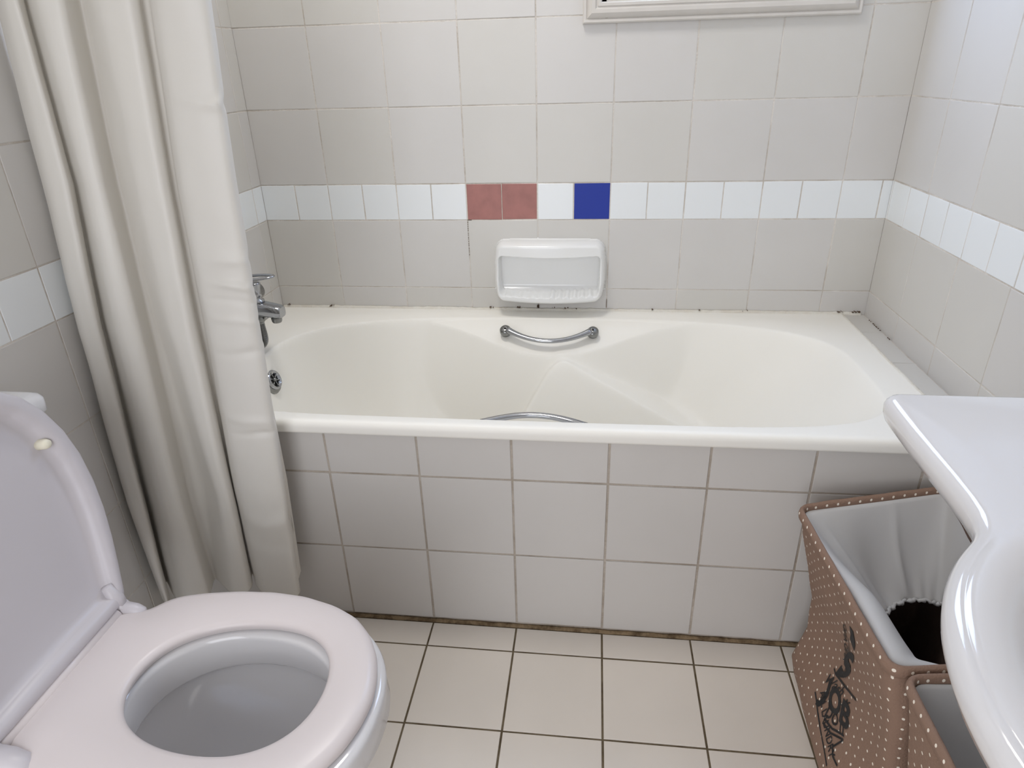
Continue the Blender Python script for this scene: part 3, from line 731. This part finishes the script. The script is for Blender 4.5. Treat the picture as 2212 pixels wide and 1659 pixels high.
# bowl ring shares the topology with the outline so the deck bridges to it
def bowl_ring(rx, ry, cx_=BX, cy_=BY):
    o = []
    for i, p in enumerate(OP):
        s = i / (NB - 1); a = math.radians(90 - 10) * 0
        o.append(None)
    # angle of every outline point about the bowl centre, evened out
    for i in range(NB):
        s = i / (NB - 1)
        ang = math.atan2((OP[i][1] - cy_), (OP[i][0] - cx_))
        if ang < 0: ang += 2 * math.pi
        o[i] = (cx_ + rx * math.cos(ang), cy_ + ry * math.sin(ang))
    return o
def Z(P, z): return [(x, y, z) for x, y in P]
def bump_z(P, base_, h):       # deck is flat, the bowl rim rises a little near the front
    return [(x, y, base_ + h) for x, y in P]
mb = MB()
under = offs(OP, .050)
rg = [Z(offs(OP, .075), BZ - .050), Z(offs(OP, .040), BZ - .050), Z(offs(OP, .018), BZ - .044), Z(offs(OP, .006), BZ - .034), Z(offs(OP, .001), BZ - .022), Z(offs(OP, 0), BZ - .013), Z(offs(OP, .002), BZ - .0065), Z(offs(OP, .0062), BZ - .0018), Z(offs(OP, .012), BZ), Z(offs(OP, .020), BZ)]
inner0 = []
RI, RJ = RXB - .020, RYB - .020
bo = bowl_ring(RI, RJ)
for (x, y), (bx, by) in zip(offs(OP, .020), bo):
    inner0.append((x, y))
def mixr(A, B, f, z): return [(a[0] + (b[0]-a[0])*f, a[1] + (b[1]-a[1])*f, z) for a, b in zip(A, B)]
bi = bowl_ring(RI, RJ)
rg = rg[:-1]
q13 = offs(OP, .013); e13 = bowl_ring(RXB - .0135, RYB - .0135)
rg += [mixr(q13, e13, .5, BZ), mixr(q13, e13, 1.0, BZ + .0003), Z(bowl_ring(RXB - .022, RYB - .022), BZ + .0010), Z(bowl_ring(RXB - .030, RYB - .030), BZ + .0008)]
RI -= .012; RJ -= .012
for rx, ry, z in ((RI - .008, RJ - .008, BZ - .0022), (RI - .018, RJ - .018, BZ - .009), (RI - .030, RJ - .030, BZ - .022), (RI - .045, RJ - .045, BZ - .042), (RI - .062, RJ - .062, BZ - .070), (RI - .085, RJ - .090, BZ - .100), (RI - .12, RJ - .13, BZ - .122), (RI - .17, RJ - .19, BZ - .134), (.022, .022, BZ - .138)):
    rg.append(Z(bowl_ring(rx, ry), z))
mb.loft(rg, closed=True, cap0=False, cap1=True)
bs = mb.build('basin_body', CERAM, basin)
mb = MB()      # rounded underside of the bowl
ur = []
for rx, ry, z in ((RXB - .006, RYB - .006, BZ - .030), (RXB - .02, RYB - .02, BZ - .06), (RXB - .05, RYB - .055, BZ - .10), (RXB - .10, RYB - .11, BZ - .145), (RXB - .17, RYB - .18, BZ - .17), (.05, .05, BZ - .178)):
    ur.append([(BX + .01 + rx*math.cos(6.2831853*k/72), BY + ry*math.sin(6.2831853*k/72), z) for k in range(72)])
mb.loft(ur, cap0=False); mb.build('basin_underside', CERAM, basin)
mb = MB(); mb.box((1.44, BY - .45, BZ - .06), (X1 - .001, BY + .45, BZ - .045)); mb.build('deck_underside', CERAM, basin, False)
mb = MB(); mb.lathe([(.022, 0), (.022, .002), (.017, .003), (.001, .002)], (BX, BY, BZ - .1379), (0, 0, 1)); mb.build('drain', CHROME, basin)
btap = thing('basin_tap', 'chrome tap at the wall side of the washbasin', 'tap', (1.645, BY, BZ))
mb = MB(); mb.lathe([(.026, 0), (.024, .008), (.02, .05), (.021, .09), (.015, .1)], (1.685, BY, BZ), (0, 0, 1), 24); mb.build('tap_body', CHROME, btap)
mb = MB(); mb.tube([(1.685, BY, BZ + .05), (1.64, BY, BZ + .075), (1.60, BY, BZ + .08), (1.58, BY, BZ + .068)], [.013, .012, .011, .011], 14); mb.build('tap_spout', CHROME, btap)
mb = MB(); mb.tube([(1.685, BY, BZ + .1), (1.70, BY, BZ + .115), (1.64, BY, BZ + .135)], [.012, .01, .006], 12); mb.build('tap_lever', CHROME, btap)
# ------------------------------------------------------------------ laundry hampers
def hamper(name, label, corners, zt, profL, base, hole, group, sag, liner_white=1.0, seed=1):
    """corners: four rim corners (x,y,z) BL, FL, FR, BR; base: four floor corners in the same order."""
    rr = random.Random(seed)
    cx_ = sum(c[0] for c in corners) / 4; cy_ = sum(c[1] for c in corners) / 4
    h = thing(name, label, 'laundry basket', (cx_, cy_, 0), group)
    NP = 40         # points per side
    def ring(cs, rad=.022):
        pts = []
        m = len(cs)
        cen = Vector((sum(c[0] for c in cs)/m, sum(c[1] for c in cs)/m, 0))
        for i in range(m):
            a = Vector(cs[i]); b = Vector(cs[(i+1) % m]); prv = Vector(cs[i-1])
            d1 = (prv - a).normalized(); d2 = (b - a).normalized()
            p1 = a + d1 * rad; p2 = a + d2 * rad
            for k in range(7):
                t = k / 6; pts.append(p1 * (1-t)**2 + a * 2*t*(1-t) + p2 * t*t)
            nx_ = Vector(cs[(i+1) % m]) - d2 * rad * -1 * -1
            e = b + (a - b).normalized() * rad
            for k in range(1, NP): pts.append(p2 + (e - p2) * (k / NP))
        return pts
    levels = sag['levels']
    rings = []; zs = []
    for z, offL, offF in levels:
        f = z / zt
        cs = []
        for i in range(4):
            c = Vector(base[i]) * (1 - f) + Vector(corners[i]) * f
            c.z = z * corners[i][2] / zt
            if i in (0, 1): c.x += offL
            if i in (1, 2): c.y += offF
            cs.append(c)
        rings.append(ring(cs))
    V = []; F = []; UV = []; n = len(rings[0])
    for li, r in enumerate(rings):
        L = 0
        for j in range(n + 1):
            p = r[j % n].copy()
            if j: L += (r[j % n] - r[j-1]).length
            z = p.z; f = z / zt
            w_ = math.sin(math.pi * min(1, max(0, f))) 
            q = (p.x * 13, p.y * 13, z * 11 + seed)
            nn = Vector((noise.noise(Vector(q)), noise.noise(Vector((q[1], q[2], q[0] + 9))), 0)) * (.004 if p.x < 1.46 else .010) * w_
            fold = sag.get('fold')
            if fold: nn += Vector(fold(p, f))
            V.append(p + nn); UV.append((L + .004 * li % 1 * 0, z))
    n1 = n + 1
    for li in range(len(rings) - 1):
        for j in range(n): F.append((li*n1 + j, li*n1 + j + 1, (li+1)*n1 + j + 1, (li+1)*n1 + j))
    body = obj('cloth_side', local(h, V), F, [DOT, BROWN], h, True, uv=UV)
    s = body.modifiers.new('thick', 'SOLIDIFY'); s.thickness = .004; s.offset = -1 if True else 1; s.material_offset = 1
    # floor of the bag
    bc = rings[0]; obj('bag_base', local(h, [(p.x, p.y, .004) for p in bc]), [tuple(range(len(bc)))], BROWN, h, False)
    # bound rim
    rim = [Vector(v) for v in V[(len(rings)-1)*n1:(len(rings)-1)*n1 + n]]
    VV = []; UU = []; FF = []
    cen = Vector((cx_, cy_, 0)); S = 10; L = 0
    for j in range(n + 1):
        p = rim[j % n]; a = rim[(j+1) % n] - rim[j-1]; t = a.normalized()
        if j: L += (rim[j % n] - rim[j-1]).length
        out = Vector((p.x - cen.x, p.y - cen.y, 0)); out = (out - t * out.dot(t)); out.z = 0; out.normalize()
        for k in range(S + 1):
            a_ = 2*math.pi * k / S
            VV.append(p + out * (.0055 * math.cos(a_)) + Vector((0, 0, .0115 * math.sin(a_) - .003 + .0016 * noise.noise(Vector((p.x*30, p.y*30, 2)))))); UU.append((L, .0105 + .021 + .055 * k / S - .003))
    for j in range(n):
        for k in range(S): FF.append((j*(S+1)+k, j*(S+1)+k+1, (j+1)*(S+1)+k+1, (j+1)*(S+1)+k))
    obj('rim_binding', local(h, VV), FF, DOT, h, True, uv=UU)
    # liner funnelling into a gathered opening
    hx, hy, hz, hrx, hry, tl = hole
    rings = []; NL = 26
    cn = Vector((hx, hy, 0))
    for li in range(NL + 1):
        t = li / NL; R = []
        for j in range(n):
            p = rim[j]; ang = math.atan2((p.y - hy) / hry, (p.x - hx) / hrx)
            gath = 1 + .014 * math.sin(ang * 38 + 2*math.sin(ang*5)) * smooth01((t - .5) / .5)
            e = Vector((hx + hrx * math.cos(ang) * gath, hy + hry * math.sin(ang) * gath, hz + tl * math.cos(ang)))
            st = Vector((p.x, p.y, p.z - .004)) + (cn - Vector((p.x, p.y, 0))).normalized() * .0065
            q = st.lerp(e, t)
            drop = -.020 * math.sin(math.pi * t) 
            ridge = sag['ridge'](ang, t) if 'ridge' in sag else 0
            q.z += drop + ridge + .008 * math.sin(math.pi * t) * noise.noise(Vector((math.cos(ang)*2.2, math.sin(ang)*2.2, t * 1.4 + seed)))
            q.z += .0015 * math.sin(ang * 19 + 3*math.sin(ang*3)) * t * t
            R.append(q)
        rings.append(R)
    lm = MB(); lm.loft(rings, cap0=False, cap1=False)
    ln = lm.build('inner_liner', LINER, h); s = ln.modifiers.new('thick', 'SOLIDIFY'); s.thickness = .0006
    em = MB(); P_ = [Vector(p) for p in rings[-1]]
    P_ = [p + Vector((0, 0, .0015 * math.sin(i * 1.9) + .0015 * math.sin(i * .7))) for i, p in enumerate(P_)]
    Rr = [.0034 + .0009 * math.sin(i * 2.3) + .0008 * math.sin(i * .9) for i in range(len(P_))]
    em.tube(P_ + P_[:2], Rr + Rr[:2], 8); em.build('elastic_gather', LINER, h)
    return h, body
def ridge1(a, t):
    r = 0
    for a0, wd, am in ((1.80, .045, .016), (0.92, .09, .020), (2.45, .07, .014), (.45, .08, .016), (1.35, .10, .008), (-2.6, .20, .010)):
        d = math.atan2(math.sin(a - a0), math.cos(a - a0)); r += am * math.exp(-abs(d / wd)) * math.sin(math.pi * min(1, t)) ** .6
    for a0, wd, am in ((1.12, .06, -.034), (2.08, .16, -.016)):
        d = math.atan2(math.sin(a - a0), math.cos(a - a0)); r += am * math.exp(-(d / wd) ** 2) * math.sin(math.pi * min(1, t))
    # the side nearest the toilet bulges up and in
    d = math.atan2(math.sin(a - 3.35), math.cos(a - 3.35)); r += .075 * math.exp(-(d / .75) ** 2) * math.sin(math.pi * min(1, t)) ** .8
    return r
def foldA(p, f):
    # pinch across the left side, the lower half hangs as a second fold
    if p.x > 1.47: return (0, 0, 0)
    k = math.exp(-(((p.y + .80) / .10) ** 2))
    a = .018 * math.exp(-((p.z - .215 + .30 * (p.y + .80)) / .030) ** 2) * smooth01((-p.y - .80) / .05 + .6)
    b = -.014 * math.exp(-((p.z - .150 + .45 * (p.y + .95)) / .045) ** 2)
    c = -.020 * math.exp(-((p.z - .345) / .05) ** 2) * smooth01((-p.y - 1.02) / .12)
    yf = -.922 - .06 * smooth01((p.z - .14) / .22)
    v = .006 * math.exp(-((p.y - yf) / .055) ** 2) * smooth01(p.z / .08) * smooth01((.42 - p.z) / .06)
    g = -.014 * math.exp(-((p.z - .09) / .07) ** 2) * smooth01((-p.y - .84) / .08) - .000 * smooth01((yf - p.y - .02) / .09) * smooth01(p.z / .06) * smooth01((.42 - p.z) / .08)
    return (a * .25 + b * .15 + v + g, 0, 0)
bigb, bigbody = hamper('laundry_basket', 'larger brown polka dot laundry basket with black lettering, against the tub panel', [(1.357, -.790, .425), (1.382, -1.166, .425), (1.645, -1.135, .435), (1.632, -.745, .452)], .425, None,
    [(1.412, -.795, 0), (1.400, -1.18, 0), (1.640, -1.17, 0), (1.640, -.745, 0)], (1.575, -1.000, .285, .105, .135, .0), 'brown polka dot laundry baskets',
    {'levels': [(0.0, 0, 0), (.02, -.006, 0), (.06, -.010, -.004), (.10, .004, -.004), (.14, .018, -.006), (.18, .020, -.004), (.22, .024, -.006), (.26, .020, -.008), (.30, .014, -.010), (.34, .008, -.012), (.375, .003, -.008), (.40, .001, -.003), (.425, 0, 0)], 'fold': foldA, 'ridge': ridge1}, seed=2)
def ridge2(a, t):
    d = math.atan2(math.sin(a - 3.2), math.cos(a - 3.2)); return .050 * math.exp(-(d / .5) ** 2) * math.sin(math.pi * t)
hamper('laundry_basket', 'smaller brown polka dot laundry basket in front, below the washbasin', [(1.397, -1.176, .425), (1.398, -1.50, .425), (1.66, -1.49, .425), (1.655, -1.152, .425)], .425, None,
    [(1.420, -1.245, 0), (1.41, -1.50, 0), (1.655, -1.49, 0), (1.65, -1.235, 0)], (1.53, -1.33, .26, .09, .11, .0), 'brown polka dot laundry baskets',
    {'levels': [(0.0, 0, 0), (.06, .004, 0), (.12, .010, 0), (.18, .012, 0), (.24, .012, 0), (.30, .008, 0), (.36, .004, 0), (.40, 0, 0), (.425, 0, 0)], 'ridge': ridge2}, seed=5)
# ---- lettering printed on the big basket, laid onto the cloth
dg = bpy.context.evaluated_depsgraph_get(); dg.update()
tree = BVHTree.FromObject(bigbody, dg)
bl = bigb.location
def onto(pts):           # pts as (y, z) on the left side -> point just off the cloth
    out = []
    for y, z in pts:
        hit = tree.ray_cast(Vector((1.2 - bl.x, y - bl.y, z)), Vector((1, 0, 0)))
        x = hit[0].x if hit[0] else 1.40 - bl.x
        out.append((x - .0012, y - bl.y, z))
    return out
def lettering(name, text, O, X, Y, shear=0.0, bold=0.0):
    """text on the cloth: O start of the baseline, X its end, Y top of the first letter, all (y, z)"""
    cu = bpy.data.curves.new(name, 'FONT'); cu.body = text; cu.size = 1.0; cu.offset = bold; cu.shear = shear; cu.resolution_u = 3
    o = bpy.data.objects.new(name, cu); C.objects.link(o); dg = bpy.context.evaluated_depsgraph_get(); dg.update()
    me = bpy.data.meshes.new_from_object(o.evaluated_get(dg)); bpy.data.objects.remove(o)
    bm = bmesh.new(); bm.from_mesh(me)
    bmesh.ops.triangulate(bm, faces=bm.faces)
    for _ in range(3):
        long = [e for e in bm.edges if e.calc_length() > .16]
        if long:
            bmesh.ops.subdivide_edges(bm, edges=long, cuts=1); bmesh.ops.triangulate(bm, faces=bm.faces)
    x0 = min(v.co.x for v in bm.verts); x1 = max(v.co.x for v in bm.verts); P_ = []
    for v in bm.verts:
        u = (v.co.x - x0) / (x1 - x0); q = v.co.y / 0.70
        P_.append((O[0] + (X[0]-O[0])*u + (Y[0]-O[0])*q, O[1] + (X[1]-O[1])*u + (Y[1]-O[1])*q))
    W = onto(P_); Fc = [tuple(v.index for v in f.verts) for f in bm.faces]; bm.free()
    return obj(name, W, Fc, INK, bigb, False)
def stroke(name, pts, wd):
    P_ = []; Fc = []
    D = []
    for a, b in zip(pts, pts[1:]):
        for k in range(8): D.append((a[0] + (b[0]-a[0])*k/8, a[1] + (b[1]-a[1])*k/8))
    D.append(pts[-1])
    for i, p in enumerate(D):
        a, b = D[max(i-1, 0)], D[min(i+1, len(D)-1)]; l = math.hypot(b[0]-a[0], b[1]-a[1]); nx_, nz = -(b[1]-a[1])/l, (b[0]-a[0])/l
        P_ += [(p[0] + nx_*wd/2, p[1] + nz*wd/2), (p[0] - nx_*wd/2, p[1] - nz*wd/2)]
    for i in range(len(D) - 1): Fc.append((2*i, 2*i+1, 2*i+3, 2*i+2))
    return obj(name, onto(P_), Fc, INK, bigb, False)
PW, PL = 'printed_word', 'printed_line'
lettering(PW, 'JOB', (-.953, .118), (-1.063, .167), (-.943, .160), bold=.035)
lettering(PW, 'DO IT', (-.995, .119), (-1.061, .150), (-.987, .137), bold=.02)
lettering(PW, 'Wash', (-.941, .142), (-1.010, .186), (-.947, .171), .3, .01)
lettering(PW, 'y', (-1.020, .186), (-1.040, .196), (-1.026, .212), .3, .012)
lettering(PW, 'S', (-.963, .190), (-1.026, .250), (-.975, .258), .2, .05)
lettering(PW, 'ALL LAUNDRY', (-.948, .122), (-1.066, .098), (-.952, .137), bold=.01)
lettering(PW, 'AND', (-.976, .240), (-.980, .286), (-.996, .250), bold=.01)
lettering(PW, 'AND', (-.980, .290), (-.984, .333), (-.999, .300), bold=.01)
stroke(PL, [(-.937, .110), (-.997, .1026), (-1.0696, .084)], .0032)
stroke(PL, [(-.953, .192), (-.963, .190), (-1.012, .2144), (-1.058, .238)], .0044)
stroke(PL, [(-.999, .116), (-1.027, .126), (-1.058, .149)], .0036)
stroke(PL, [(-1.003, .110), (-1.0305, .119), (-1.060, .142), (-1.053, .113), (-1.067, .107), (-1.086, .110)], .0034)
stroke(PL, [(-.990, .215), (-.998, .250), (-1.003, .300)], .0022)
stroke(PL, [(-1.000, .262), (-1.008, .290), (-1.010, .325)], .0026)
stroke(PL, [(-1.036, .372), (-1.042, .355), (-1.034, .335)], .0200)
